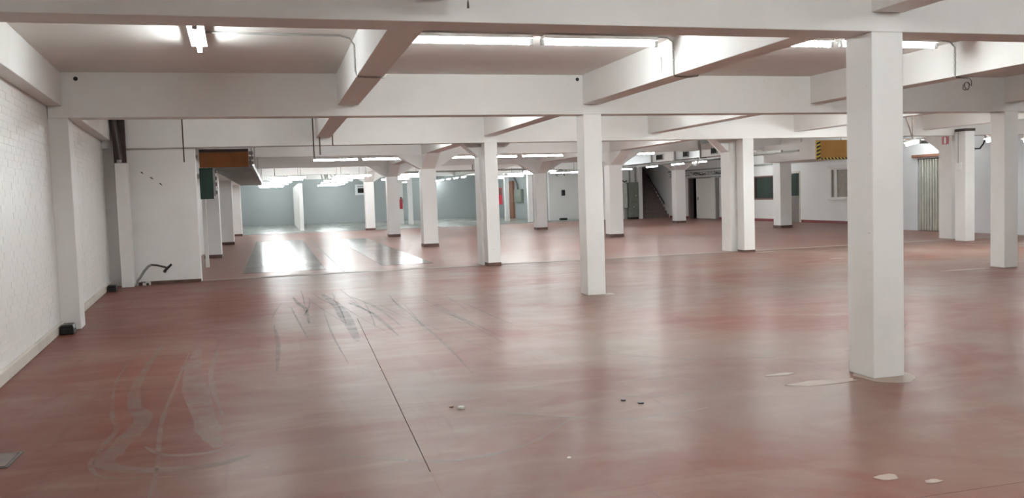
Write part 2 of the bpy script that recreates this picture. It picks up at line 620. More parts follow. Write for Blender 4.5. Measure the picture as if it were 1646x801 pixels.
def rear_column(x, y, label, w=BW, base=0.10, sides=(1, 1, 1, 1)):
    t = thing('haunched_column', (x + w / 2, y + w / 2, 0), label, 'column', 'haunched columns of the rear hall')
    MB().box(x, x + w, y, y + w, 0, ZB).build('shaft', 'white_b', t, 0.008)
    MB().box(x - 0.008, x + w + 0.008, y - 0.008, y + w + 0.008, 0, base).build('base_band', 'brown_base', t)
    hl, z0 = 0.75, 2.40
    e = 0.03
    if sides[0]:
        MB().prism([(x, z0), (x - hl, ZB), (x, ZB)], 1, y + e, y + w - e).build('haunch', 'white_b', t)
    if sides[1]:
        MB().prism([(x + w, z0), (x + w + hl, ZB), (x + w, ZB)], 1, y + e, y + w - e).build('haunch', 'white_b', t)
    if sides[2]:
        MB().prism([(y, z0), (y - hl * 1.3, ZB), (y, ZB)], 0, x + e, x + w - e).build('haunch', 'white_b', t)
    if sides[3]:
        MB().prism([(y + w, z0), (y + w + hl * 1.3, ZB), (y + w, ZB)], 0, x + e, x + w - e).build('haunch', 'white_b', t)


rl = {(0, 0): 'white column against the left rear wall, first behind the orange board',
      (0, 1): 'white column against the left rear wall, second behind the orange board',
      (0, 2): 'white column against the left rear wall, farthest behind the orange board',
      (1, 0): 'haunched white column left of the joint column, first of the three in the rear hall',
      (1, 1): 'haunched white column left of the joint column, second of three in the rear hall',
      (1, 2): 'haunched white column right of the white partition, farthest of three in the rear hall',
      (2, 0): 'haunched white column just right of the middle column',
      (2, 1): 'white column standing free between the joint column and the middle column',
      (2, 2): 'far white column carrying the red fire box beside the joint column',
      (3, 0): 'white column between the dark window and the right rear door',
      (3, 1): 'white column in front of the stairs'}
for (i, j), lab in rl.items():
    rear_column(BX[i], BY[j] + sk(BX[i]), lab, sides=(i > 0, 1, 1, 1))
lab = {0: 'haunch-topped cross beam over the first row of rear columns', 1: 'cross beam over the second row of rear columns', 2: 'cross beam over the third row of rear columns'}
for j, y in enumerate(BY):
    xa, xb = -2.15, 21.0
    o = MB().prism([(xa, y + 0.03 + sk(xa)), (xb, y + 0.03 + sk(xb)), (xb, y + BW - 0.03 + sk(xb)), (xa, y + BW - 0.03 + sk(xa))], 2, ZB, ZC2).build('rear_cross_beam', 'white_b')
    tag(o, lab[j], 'beam', 'cross beams of the rear hall')
beam('rear_cross_beam', -2.15, 15.2, 52.0, 52.4, ZB, ZC2, 'cross beam nearest the far grey wall', 'cross beams of the rear hall')
ll = ['long beam along the left rear wall', 'long beam over the rear columns left of centre', 'long beam over the rear columns right of centre', 'long beam over the rear columns beside the right wall']
for i, x in enumerate(BX):
    t = thing('rear_long_beam', (x + BW / 2, 30, ZB), ll[i], 'beam', 'long beams of the rear hall')
    segs = [(YJ + 0.5, BY[0] + .03 + sk(x)), (BY[0] + BW - .03 + sk(x), BY[1] + .03 + sk(x)), (BY[1] + BW - .03 + sk(x), BY[2] + .03 + sk(x))]
    if i < 3:
        segs += [(BY[2] + BW - .03 + sk(x), 52.0)]
    for a, b in segs:
        MB().box(x + 0.04, x + BW - 0.04, a, b, ZB + 0.01, ZC2).build('span', 'white_b', t)


# ---------------------------------------------------------------- fluorescent lights
def lamp(p0, p1, label, group, hang=None, r=0.022, tray_w=0.15, tray_gap=0.034, tray_h=0.035, wires=False):
    p0, p1 = Vector(p0), Vector(p1)
    mid = (p0 + p1) / 2
    d = (p1 - p0)
    ln = d.length
    d.normalize()
    t = bpy.data.objects.new('fluorescent_light', None)
    C.objects.link(t)
    t.location = mid
    t.empty_display_size = 0.1
    t.rotation_euler = (0, 0, math.atan2(d.y, d.x))
    tag(t, label, 'light', group)

    def part(mb, name, mat, smooth=False):
        o = mb.build(name, mat, None, 0.0, smooth)
        o.parent = t
        return o
    h = ln / 2
    part(MB().tube([(-h + 0.02, 0, 0), (h - 0.02, 0, 0)], r, 12), 'tube', 'tube_b' if mid.y > 20 else 'tube', True)
    part(MB().box(-h, h, -tray_w / 2, tray_w / 2, tray_gap, tray_gap + tray_h), 'tray', 'tray')
    for s in (-1, 1):
        part(MB().box(s * h - 0.02, s * h + 0.02, -0.022, 0.022, -0.028, tray_gap), 'lamp_holder', 'holder')
    if hang:
        for s in (-0.7, 0.7):
            part(MB().tube([(s * h, 0, tray_gap + tray_h - 0.002), (s * h, 0, hang - mid.z)], 0.006, 6), 'suspension_rod', 'rod')
    return t


GA = 'ceiling tubes of the near hall'
zt = 3.105
lamp((1.42, 8.78, zt), (2.70, 8.78, zt), 'lit fluorescent tube on the ceiling, left one of the pair at top centre', GA)
lamp((2.83, 8.78, zt), (4.13, 8.78, zt), 'lit fluorescent tube on the ceiling, right one of the pair at top centre', GA)
lamp((5.02, 8.64, zt), (6.26, 8.64, zt), 'lit fluorescent tube on the ceiling just left of the nearest column', GA)
lamp((6.36, 8.60, zt), (7.66, 8.60, zt), 'lit fluorescent tube on the ceiling showing on both sides of the nearest column', GA)
lamp((-0.60, 8.25, zt), (-0.65, 9.50, zt), 'single lit tube pointing along the hall on the left ceiling', GA)
# the bay in front of the first cross beam is lit the same way, just above the picture
NB = 'ceiling tubes above the viewer'
for x0, x1 in ((1.42, 2.70), (2.83, 4.13), (5.02, 6.26), (6.36, 7.66)):
    lamp((x0, 2.4, zt), (x1, 2.4, zt), 'lit fluorescent tube above the viewer, out of the picture', NB)
lamp((-0.60, 1.9, zt), (-0.65, 3.2, zt), 'lit fluorescent tube above the viewer, out of the picture', NB)
# unseen tubes added behind the second cross beam to brighten its bay
HB = 'unseen tubes added behind the second cross beam'
for x0 in (-1.2, 1.5, 2.8, 5.1, 6.4, 8.9, 10.2, 12.6, 16.2):
    lamp((x0, 15.0, zt), (x0 + 1.25, 15.0, zt), 'unseen tube added on the ceiling behind the second cross beam', HB)
for x0 in (8.9, 12.6):  # unseen tubes added to brighten the first bay from the right
    lamp((x0, 8.6, zt), (x0 + 1.25, 8.6, zt), 'unseen ceiling tube added in the first bay beyond the right edge', 'added first bay tubes beyond the right edge')
for x0 in (5.1, 9.0, 12.7):
    lamp((x0 + 1.5, -2.5, zt), (x0 + 2.75, -2.5, zt), 'lit fluorescent tube above the viewer, out of the picture', NB)

G1 = 'first visible row of hanging tubes in the rear hall'
z1 = 2.836
row1 = [(1.31, 2.74, 'hanging tube at the left end of the first rear row'),
        (2.88, 4.32, 'second hanging tube from the left in the first rear row'),
        (5.53, 6.93, 'hanging tube just left of the joint column in the first rear row'),
        (7.03, 8.15, 'hanging tube just right of the joint column in the first rear row'),
        (8.32, 9.81, 'hanging tube left of the middle column in the first rear row'),
        (12.24, 13.27, 'hanging tube under the duct right of the middle column')]
for x0, x1, lb in row1:
    lamp((x0, 28.5, z1), (x1, 28.5, z1), lb, G1, hang=ZC2)
G0 = 'rear tubes hidden behind the third cross beam'
lamp((18.1, 21.6, 2.98), (19.2, 21.6, 2.98), 'unseen hanging tube added behind the third cross beam near the gate', G0, hang=ZC2)  # extra unseen tube added to brighten the right column and gate wall
for x0 in (1.2, 2.8, 5.9, 7.5, 9.1, 12.6, 15.8):
    lamp((x0, 22.3, 2.98), (x0 + 1.5, 22.3, 2.98), 'unseen hanging tube added behind the third cross beam near the gate', G0, hang=ZC2)
G2 = 'bunched far tubes of the rear hall'
NTH = {37.0: 'nearest of its bunch', 41.0: 'second row of its bunch', 46.0: 'third row of its bunch', 50.5: 'fourth row of its bunch', 55.0: 'fifth row of its bunch', 58.5: 'farthest row of its bunch'}
for y, zz, xs in ((37.0, 2.55, (-0.1, 2.6, 5.2)), (41.0, 2.56, (-0.1, 2.7, 5.4, 11.2, 13.4)), (46.0, 2.57, (-0.5, 2.6, 5.6, 12.0)),
                  (50.5, 2.57, (-0.6, 2.7, 12.3)), (55.0, 2.57, (-0.8, 2.9, 7.0)), (58.5, 2.57, (-0.8, 2.9))):
    for x0 in xs:
        where = 'left of the white partition' if x0 < 1 else 'right of the white partition' if x0 < 4 else 'over the thin far posts' if x0 < 9 else 'right of the joint column' if x0 < 13 else 'beside the free standing column'
        lamp((x0, y, zz), (x0 + 1.5, y, zz), 'far hanging tube ' + where + ', ' + NTH[y], G2, hang=ZC2, r=0.024)
lamp((10.9, 37.2, 2.55), (12.45, 37.2, 2.55), 'hanging tube right above the free standing far column', 'second rear row', hang=ZB)
G3 = 'short line of far tubes before the grey wall'
for i in range(5):
    y = 60.0 - i * 2.3
    lamp((11.15, y - 0.65, 2.70), (11.15, y + 0.65, 2.70), 'small far tube in the slanting line left of the joint column, ' + ('leftmost', 'second from left', 'middle one', 'fourth from left', 'rightmost')[i], G3, hang=ZC2 if i < 4 else ZB)
G4 = 'tubes hanging beside the duct'
for i, (y, lb) in enumerate(((32.3, 'hanging tube before the stairs, farthest of three under the duct'), (30.0, 'hanging tube right of the stair column, middle of three under the duct'),
                             (28.25, 'hanging tube beside the twin joint column, nearest of three under the duct'))):
    lamp((14.95, y - 0.55, 2.49), (14.95, y + 0.55, 2.49), lb, G4, hang=ZC2)
lamp((16.5, 40.0, 2.62), (17.4, 40.0, 2.62), 'small hanging tube in front of the electrical cabinets', 'cabinet light', hang=ZC2)
for y in (33.0,):  # unseen tube, added to brighten the right rear wall
    lamp((19.3, y - 0.7, 2.95), (19.3, y + 0.7, 2.95), 'unseen tube added near the right rear wall to brighten it', 'added right wall tubes', hang=ZC2)
G5 = 'tubes hanging on rods at the right'
lamp((12.78, 14.75, 2.33), (13.55, 16.05, 2.33), 'tube hanging on slanted rods right of the nearest column', G5)
lamp((14.20, 14.0, 2.33), (14.9, 15.2, 2.33), 'tube end showing between the switch column and the right edge column', G5)
lamp((15.4, 14.2, 2.33), (16.1, 15.4, 2.33), 'tube cut by the right edge of the picture', G5)
for i, (x, y) in enumerate(((13.15, 15.4), (14.55, 14.6), (15.75, 14.8))):
    t = thing('lamp_hanger', (x, y, 2.43), ['dark forked rods carrying the lamp right of the nearest column', 'dark rods carrying the lamp left of the right edge column', 'dark rods carrying the lamp at the right edge'][i], 'hanger', 'lamp hangers')
    MB().tube([(x, y, 2.42), (x, y, ZC)], 0.012, 8).build('rod', 'rod', t)
    MB().tube([(x, y, 2.42), (x - 0.32, y - 0.05, ZC)], 0.012, 8).build('rod', 'rod', t)
    MB().box(x - 0.3, x + 0.3, y - 0.03, y + 0.03, 2.4, 2.425).build('spreader', 'rod', t)


# ---------------------------------------------------------------- conduits and cables
def cable(name, path, r, mat, label, cat='cable', clips=()):
    t = thing(name, path[0], label, cat)
    MB().tube(path, r, 8).build('sheath', mat, t, 0, True)
    for c in clips:
        MB().box(c[0] - 0.012, c[0] + 0.012, c[1] - 0.012, c[1] + 0.012, c[2] - 0.008, c[2] + 0.008).build('clip', 'holder', t)
    return t


cable('conduit', [(-0.6, 8.98, 3.19), (0.3, 9.04, 3.19), (0.74, 9.04, 3.19), (0.84, 9.05, 3.165), (0.883, 9.06, 3.10), (0.883, 9.06, 2.84), (0.90, 9.04, 2.776), (1.0, 9.06, 2.772), (1.18, 9.08, 2.772), (1.215, 9.08, 2.80)],
      0.010, 'cable', 'grey conduit from the single tube bending down over the left long beam', clips=((0.883, 9.06, 3.06), (0.883, 9.06, 2.95)))
cable('conduit', [(4.13, 8.80, 3.19), (4.30, 8.82, 3.19), (4.372, 8.84, 3.15), (4.372, 8.84, 2.82), (4.39, 8.86, 2.774), (4.58, 8.92, 2.772), (4.68, 8.86, 2.776), (4.69, 8.84, 2.82)],
      0.010, 'cable', 'grey conduit running down the beam right of the paired tubes', clips=((4.372, 8.84, 3.06), (4.372, 8.84, 2.95)))
tag(MB().tube([(4.372, 9.15, 3.03), (4.372, 9.15, 2.86)], 0.009, 8).build('cable_stub', 'cable'), 'short grey stub on the beam beside the conduit right of the tubes', 'cable')
cable('conduit', [(7.66, 8.62, 3.19), (8.05, 8.78, 3.19), (8.152, 8.82, 3.14), (8.152, 8.82, 2.82), (8.17, 8.83, 2.774), (8.45, 8.90, 2.772)],
      0.010, 'cable', 'grey conduit down the lit beam right of the nearest column', clips=((8.152, 8.82, 3.05), (8.152, 8.82, 2.95)))
pts = [(8.45, 8.9, 2.772), (8.50, 8.92, 2.74)]
for k in range(15):
    t = k * 0.85
    pts.append((8.44 + 0.055 * math.cos(t) - 0.006 * k * 0.3, 8.92 + 0.02 * math.sin(t * 1.3), 2.68 + 0.05 * math.sin(t)))
tag(MB().tube(pts, 0.006, 6).build('cable_coil', 'pipe_brown', None, 0, True), 'dark loose coil of wire hanging under the beam at the right', 'wire')
ps = thing('pull_switch', (1.2, 5.2, 2.78), 'dark pull cord with toggle hanging at the top edge, centre', 'pull cord')
MB().box(1.15, 1.25, 5.12, 5.22, 2.735, 2.784).build('switch_box', 'holder', ps)
MB().tube([(1.2, 5.17, 2.735), (1.2, 5.17, 2.68)], 0.003, 6).build('cord', 'pipe_brown', ps)
MB().tube([(1.2, 5.17, 2.685), (1.2, 5.17, 2.645)], [0.005, 0.008], 8).build('toggle', 'pipe_brown', ps)

# ---------------------------------------------------------------- left bay: pipes, rods, lever, bait boxes
t = thing('drain_pipe', (-2.73, 17.7, 2.35), 'dark brown drain pipe coming down into the white casing on the left', 'pipe')
MB().tube([(-2.82, 17.66, ZC - 0.01), (-2.745, 17.66, 2.40)], 0.062, 16).build('pipe_body', 'pipe_brown', t, 0, True)
MB().tube([(-2.745, 17.60, 2.36), (-2.745, 17.60, 2.41)], 0.045, 14).build('pipe_end', 'cable', t, 0, True)
MB().box(-2.86, -2.64, 17.74, 17.79, 2.35, ZC - 0.01).build('backing_board', 'pipe_brown', t)
tag(MB().prism([(-2.83, 0), (-2.62, 0), (-2.62, 2.35), (-2.83, 2.35)], 1, 17.58, 17.80).build('pipe_casing', 'white', None, 0.008), 'narrow white boxed casing below the brown drain pipe', 'casing')
for i, (x, zb, lb) in enumerate(((-1.59, 2.34, 'thin brown rod hanging alone before the left cross wall'), (0.83, 2.35, 'longest of three thin brown rods hanging left of centre'),
                                 (0.95, 2.43, 'middle one of three thin brown rods hanging left of centre'), (1.20, 2.60, 'right one of three thin brown rods hanging left of centre'))):
    tag(MB().tube([(x, 17.5, ZC), (x, 17.5, zb)], 0.013, 8).build('hanging_rod', 'rod', None, 0, True), lb, 'rod', 'hanging rods')
t = thing('bent_lever', (-2.55, 17.7, 0), 'bent grey tube with dark cross handle sticking out by the left cross wall', 'lever')
MB().tube([(-2.58, 17.72, 0.0), (-2.57, 17.72, 0.10), (-2.52, 17.71, 0.16), (-2.44, 17.7, 0.28), (-2.36, 17.7, 0.37), (-2.30, 17.7, 0.40)], 0.024, 10).build('arm', 'dull_steel', t, 0, True)
MB().tube([(-2.32, 17.7, 0.40), (-2.20, 17.68, 0.385), (-2.03, 17.66, 0.335)], 0.018, 10).build('neck', 'pipe_brown', t, 0, True)
MB().tube([(-2.075, 17.66, 0.25), (-2.04, 17.65, 0.30), (-1.935, 17.64, 0.395)], [0.032, 0.026, 0.02], 10).build('handle', 'black', t, 0, True)
t = thing('rubble_pile', (-2.5, 17.75, 0), 'small heap of broken plaster at the foot of the pipe casing', 'rubble')
for k in range(9):
    x, y, s = -2.53 + random.random() * 0.16, 17.80 + random.random() * 0.10, 0.02 + random.random() * 0.025
    MB().prism([(x - s, y - s * .8), (x + s * .9, y - s), (x + s, y + s * .7), (x - s * .5, y + s)], 2, 0.0, s * 1.6).build('chunk', ['debris', 'plinth', 'pipe_brown'][k % 3], t)


def bait(x, y, a, label):
    t = thing('bait_box', (x, y, 0), label, 'box', 'black boxes at the left wall')
    t.rotation_euler = (0, 0, a)

    def part(mb, nm, mt, bev=0.0):
        o = mb.build(nm, mt, None, bev)
        o.parent = t
        return o
    part(MB().box(-0.075, 0.075, -0.11, 0.11, 0.0, 0.085), 'body', 'black', 0.012)
    part(MB().prism([(-0.08, 0.085), (0.08, 0.085), (0.06, 0.118), (-0.06, 0.118)], 1, -0.115, 0.115), 'lid', 'black', 0.006)
    part(MB().tube([(0, -0.112, 0.045), (0, -0.108, 0.045)], 0.026, 12), 'entrance', 'dark')


bait(xw(11.45) + 0.125, 11.45, 0.07, 'black plastic bait box on the floor by the near left pilaster')
bait(xw(16.9) + 0.125, 16.9, 0.07, 'small black bait box on the floor farther along the left wall')
# crack in the cross wall
ck = MB()
for a, b in (((-2.44, 2.19), (-2.39, 2.15)), ((-2.28, 2.09), (-2.22, 2.04)), ((-2.12, 1.97), (-2.06, 1.92))):
    ck.tube([(a[0], 17.998, a[1]), ((a[0] + b[0]) / 2, 17.997, (a[1] + b[1]) / 2 + 0.006), (b[0], 17.998, b[1])], [0.003, 0.011, 0.003], 6)
ck.build('wall_crack', 'dark', ws)

# ---------------------------------------------------------------- rear hall, left: conveyor, boards
t = thing('overhead_conveyor', (-0.9, 20, 2.4), 'ribbed metal conveyor hung under the ceiling behind the orange board', 'conveyor')
ro = None
for k in range(28):
    y = 20.15 + k * 0.82
    o = MB().box(-1.38, -0.45, y, y + 0.34, 2.39, 2.47) if ro is None else None
    if ro is None:
        ro = o.build('slat', 'dull_steel', t)
    else:
        c = ro.copy()
        C.objects.link(c)
        c.parent = t
        c.matrix_parent_inverse = ro.matrix_parent_inverse.copy()
        c.location = (0, k * 0.82, 0)
for x in (-1.42, -0.45):
    MB().box(x, x + 0.04, 20.1, 43.1, 2.38, 2.50).build('side_rail', 'dull_steel', t)
for y in (21, 25, 30, 36, 41):
    MB().tube([(-0.43, y, 2.49), (-0.43, y, ZC2)], 0.012, 6).build('hanger', 'dull_steel', t)
for k in range(3):
    MB().box(-0.47, -0.37, 20.02, 20.09, 2.38 + 0.11 * k, 2.45 + 0.11 * k).build('bracket', 'dull_steel', t)
t = thing('orange_board', (-0.98, 19.9, 2.32), 'orange brown board across the end of the left overhead conveyor', 'board')
MB().box(-1.50, -0.47, 19.9, 19.96, 2.325, 2.655).build('panel', 'orange', t, 0.006)
MB().box(-1.50, -0.47, 19.88, 19.98, 2.66, 2.72).build('top_rail', 'pipe_brown', t)
t = thing('green_board', (-1.38, 20.0, 1.64), 'dark green board on the wall edge below the orange board', 'board')
MB().box(-1.52, -1.24, 19.97, 20.02, 1.64, 2.318).build('panel', 'green', t)
MB().box(-1.24, -1.19, 19.97, 20.02, 1.70, 2.318).build('edge_strip', 'dull_steel', t)
for z in (1.74, 1.92, 2.05, 2.2):
    MB().box(-1.19, -1.165, 19.97, 20.02, z, z + 0.08).build('tab', 'black', t)
tag(MB().box(-1.64, -1.56, 22.0, 22.10, 0, 2.3).build('thin_post', 'white_b', None, 0.005), 'thin white post below the dark green board', 'post')
tag(MB().box(-1.50, -1.44, 18.21, 18.30, 0, 2.62).build('corner_post', 'white_b', None, 0.01), 'white corner post at the end of the left cross wall', 'post')

# pit covers in the floor, board by board
for (x0, x1, lb, n, y0, y1) in ((-0.70, 1.06, 'wide run of dark brown pit covers in the rear floor, left', 30, 19.4, 35.2), (2.33, 3.50, 'narrower run of brown pit covers in the rear floor, right', 28, 19.6, 34.2)):
    t = thing('pit_cover', ((x0 + x1) / 2, (y0 + y1) / 2, 0), lb, 'floor cover', 'pit covers in the rear floor')
    st = (y1 - y0) / n
    for k in range(n):
        dz = [random.uniform(0.0035, 0.007) for _ in range(4)]
        b = MB().box(x0, x1, y0 + k * st + 0.006, y0 + (k + 1) * st - 0.006, -0.001, 0.004)
        for q, i in enumerate((4, 5, 6, 7)):
            v = b.v[i]
            b.v[i] = (v[0], v[1], dz[q])
        b.build('board', 'plate', t)
tag(MB().box(1.375, 1.405, 18.6, 35.6, 0.0, 0.004).build('floor_rail', 'pipe_brown'), 'dark slot rail in the floor between the two pit covers', 'rail')
t = thing('drain_cover', (-1.72, 5.76, 0), 'square brown drain cover at the lower left edge', 'drain cover')
MB().box(-1.90, -1.575, 5.58, 5.92, 0.0, 0.004).build('frame', 'pipe_brown', t)
MB().box(-1.88, -1.595, 5.60, 5.90, 0.004, 0.007).build('plate', 'plate', t)

# far end
tag(MB().box(1.35, 1.55, 47.2, 60.7, 0, 2.52).build('partition_wall', 'white_b'), 'white partition wall standing out from the far grey wall', 'partition')
t = thing('vent_frame', (6.3, 60.6, 1.9), 'square framed vent high on the far grey wall', 'vent')
MB().box(5.55, 6.85, 60.62, 60.69, 1.88, 2.62).build('frame', 'blue_wall', t)
MB().box(5.72, 6.7, 60.60, 60.63, 2.02, 2.36).build('opening', 'dark', t)
MB().box(5.70, 6.72, 60.57, 60.62, 2.42, 2.50).build('louvre', 'dull_steel', t)
for x, y, lb in ((7.46, 52.0, 'thin white post behind the fire extinguisher, far end'), (7.72, 50.0, 'thin white post right of the fire extinguisher, far end'),
                 (13.45, 49.6, 'thin white post left of the grey box on the far side wall'), (13.7, 45.6, 'thin white post beside the far free standing column')):
    tag(MB().box(x - 0.13, x + 0.13, y - 0.13, y + 0.13, 0, ZB).build('thin_post', 'white_b', None, 0.01), lb, 'post', 'thin posts at the far end')


def extinguisher(x, y, z, label):
    t = thing('fire_extinguisher', (x, y, z), label, 'extinguisher', 'red fire extinguishers')
    MB().tube([(x, y, z), (x, y, z + 0.02), (x, y, z + 0.52), (x, y, z + 0.58), (x, y, z + 0.62)], [0.07, 0.085, 0.085, 0.06, 0.025], 16).build('cylinder', 'red', t, 0, True)
    MB().box(x - 0.05, x + 0.05, y - 0.02, y + 0.02, z + 0.62, z + 0.70).build('valve', 'black', t)
    MB().tube([(x + 0.03, y, z + 0.64), (x + 0.11, y, z + 0.60), (x + 0.12, y, z + 0.35)], 0.012, 8).build('hose', 'black', t, 0, True)
    MB().box(x - 0.03, x + 0.03, y + 0.02, 51.8703, z + 0.3, z + 0.36).build('bracket', 'black', t)


extinguisher(7.44, 51.783, 0.92, 'red fire extinguisher hung on the thin far post')
tag(MB().box(7.37, 7.5, 51.84, 51.87, 1.68, 1.86).build('extinguisher_sign', 'sign_white'), 'small white sign above the red fire extinguisher', 'sign')
t = thing('fire_box', (11.36, 43.1, 1.05), 'tall red fire box on the far column beside the joint column', 'fire box')
MB().box(11.22, 11.45, 43.06, 43.19, 1.06, 1.92).build('case', 'red', t, 0.01)
MB().box(11.24, 11.43, 43.05, 43.06, 1.55, 1.88).build('door_panel', 'frame_brown', t)
# items on the far side wall
tag(MB().box(15.05, 15.19, 54.0, 54.9, 0, 2.45).build('brown_panel', 'wood', None, 0.01), 'tall narrow brown panel on the far side wall', 'panel')
t = thing('junction_box', (15.1, 52.7, 1.0), 'grey metal box on the far side wall beside the brown panel', 'box')
MB().box(15.0, 15.19, 51.9, 53.5, 1.05, 1.88).build('case', 'cabinet', t, 0.01)
MB().tube([(15.12, 53.0, 1.88), (15.12, 53.3, 2.3), (15.12, 54.0, 2.75)], 0.07, 10).build('duct', 'dull_steel', t, 0, True)
for z, lb in ((1.55, 'upper dark socket on the far side wall by the free standing column'), (1.15, 'lower dark socket on the far side wall by the free standing column')):
    tag(MB().box(15.1, 15.19, 49.9, 50.2, z - 0.1, z + 0.1).build('wall_socket', 'black', None, 0.02), lb, 'socket', 'far wall sockets')
tag(MB().box(15.95, 16.15, 46.7, 46.79, 1.4, 1.72).build('wall_socket', 'black', None, 0.02), 'dark switch on the white wall left of the middle column', 'socket', 'far wall sockets')
tag(MB().box(15.75, 16.15, 46.45, 46.7, 0, 0.12).build('floor_box', 'black', None, 0.01), 'small black box on the far floor left of the middle column', 'box')
for (x, y, z, lb) in ((3.0, 47.5, 2.5, 'dark cable bunch under the far ceiling right of the partition'), (15.3, 45.3, 2.55, 'dark cable bunch under the far ceiling left of the middle column')):
    t = thing('cable_bunch', (x, y, z), lb, 'cable', 'dark cable bunches')
    for k in range(4):
        q = [(x + random.uniform(-0.6, 0.6), y, ZC2 if i in (0, 4) else z + random.uniform(-0.12, 0.25)) for i in range(5)]
        q.sort()
        MB().tube(q, 0.035, 8).build('cable', 'dull_steel', t, 0, True)
tag(MB().tube([(5.2, 36.0, 2.62), (10.7, 36.0, 2.62)], 0.035, 10).build('ceiling_pipe', 'cable', None, 0, True), 'pale horizontal pipe under the rear beams left of the joint column', 'pipe')
for x in (6.6, 8.3):
    tag(MB().tube([(x, 36.0, 2.65), (x, 36.0, ZC2)], 0.03, 8).build('pipe_hanger', 'dull_steel'), 'dark hanger holding the pale pipe left of the joint column', 'hanger', 'pipe hangers')

# ---------------------------------------------------------------- rear hall, right: duct, yellow box
t = thing('air_duct', (14.3, 28, 2.9), 'galvanised air duct with square outlets hung left of the right rear columns', 'duct')
for a, b, mt in ((30.95, 33.6, 'steel'), (28.95, 30.9, 'tray'), (27.0, 28.9, 'steel'), (25.0, 26.95, 'white_b')):
    MB().box(14.3, 14.8, a, b, 2.60, 3.06).build('section', mt, t, 0.008)
MB().box(14.24, 14.30, 22.0, 33.6, 2.50, 2.56).build('support_rail', 'dull_steel', t)
MB().box(14.80, 14.86, 22.0, 33.6, 2.50, 2.56).build('support_rail', 'dull_steel', t)
for y in (30.93, 28.93, 26.97):
    MB().box(14.26, 14.84, y - 0.03, y + 0.03, 2.56, ZC2).build('hanger_frame', 'dull_steel', t)
for y, s in ((30.2, 0.30), (28.05, 0.22), (26.0, 0.22)):
    o = MB().box(14.275, 14.30, y - s, y + s, 2.66, 2.88).build('outlet', 'dull_steel', t)
    MB().box(14.262, 14.280, y - s + .05, y + s - .05, 2.69, 2.85).build('grille', 'dark', o)
pts = [(14.6 + 0.0, 27.9 + 0.16 * math.cos(q), 2.46 + 0.10 * math.sin(q)) for q in [i * math.pi / 8 for i in range(17)]]
tag(MB().tube(pts, 0.035, 8).build('hose_ring', 'tray', None, 0, True), 'white ring of hose hanging under the duct by the stair column', 'hose')
t = thing('overhead_chute', (16.3, 22.0, 2.2), 'ochre box with black and yellow hazard edging hung left of the nearest column', 'chute')
MB().box(15.42, 17.2, 22.04, 24.8, 2.28, 2.82).build('body', 'white_b', t)
MB().box(15.42, 17.2, 22.0, 22.04, 2.25, 2.82).build('front_board', 'yellow', t)


def hazard(x0, x1, z0, z1, n, vert):
    e = MB().box(x0, x1, 21.985, 22.0, z0, z1).build('hazard_strip', 'hazard_yellow', t)
    for k in range(n):
        if vert:
            za = z0 + (z1 - z0) * k / n
            h = (z1 - z0) / n * 0.5
            pl = [(x0, za), (x1, za + h * 0.9), (x1, min(z1, za + h * 1.9)), (x0, za + h)]
        else:
            xa = x0 + (x1 - x0) * k / n
            h = (x1 - x0) / n * 0.5
            pl = [(xa + h * 0.8, z0), (xa + h * 1.8, z0), (xa + h, z1), (xa, z1)]
        MB().prism(pl, 1, 21.979, 21.985).build('stripe', 'black', e)


for x in (15.6, 17.0):
    MB().tube([(x, 23.0, 2.82), (x, 23.0, ZC2)], 0.015, 6).build('hanger', 'dull_steel', t)
hazard(15.42, 15.55, 2.25, 2.80, 5, True)
hazard(15.55, 17.2, 2.25, 2.31, 14, False)

# ---------------------------------------------------------------- right rear wall: windows, doors, cable ladder
def window(name, a, b, z0, z1, frame, pane_label, label, back=None):
    w = thing(name, (21.05, (a + b) / 2, z0), label, 'window')
    w['kind'] = 'structure'
    f = 0.06
    for (y0, y1, q0, q1) in ((a, b, z1 - f, z1), (a, b, z0, z0 + f), (a, a + f, z0 + f, z1 - f), (b - f, b, z0 + f, z1 - f)):
        MB().box(20.98, 21.12, y0, y1, q0, q1).build('window_frame', frame, w)
    MB().box(21.04, 21.05, a + f, b - f, z0 + f, z1 - f).build('pane', back or 'glass', w)
    if back:
        MB().box(21.02, 21.04, b - f - 0.30, b - f - 0.12, z0 + f, z1 - f).build('pale_strip', 'door', w)  # paler strip of the painted interior
    return w


window('window_1', 33.0, 34.62, 0.95, 2.0, 'frame_brown', '', 'dark window with brown frame between the two columns on the right rear wall')
w2 = window('window_2', 27.3, 29.06, 0.97, 2.14, 'door', '', 'pale window with light interior painted on its pane under the hazard striped box', 'window_interior')
MB().box(20.9, 21.0, 27.2, 29.15, 0.91, 0.97).build('window_sill', 'door', w2)
MB().box(20.92, 21.0, 27.2, 29.15, 2.15, 2.25).build('lintel_box', 'door', w2)
d = thing('door_1', (21.05, 31.55, 0), 'dark door with glazed upper half right of the column with the window', 'door')
d['kind'] = 'structure'
MB().box(21.06, 21.11, 31.14, 31.94, 0.0, 1.1).build('door_panel', 'door_dark', d)
MB().box(21.07, 21.09, 31.14, 31.94, 1.1, 2.04).build('pane', 'glass', d)
for (y0, y1, q0, q1) in ((31.08, 31.14, 0, 2.12), (31.94, 32.0, 0, 2.12), (31.14, 31.94, 2.04, 2.12)):
    MB().box(20.98, 21.12, y0, y1, q0, q1).build('door_frame', 'plinth', d)
d = thing('door_2', (20.95, 39, 0), 'white sliding door half open beside the column before the stairs', 'door')
d['kind'] = 'structure'
dp = MB().box(20.90, 20.96, 38.02, 39.95, 0.02, 2.05).build('door_leaf', 'door', d, 0.006)
MB().box(20.86, 20.90, 39.72, 39.80, 0.95, 1.12).build('handle', 'dull_steel', dp)
MB().box(20.93, 20.99, 37.6, 41.0, 2.07, 2.13).build('slide_rail', 'dull_steel', d)
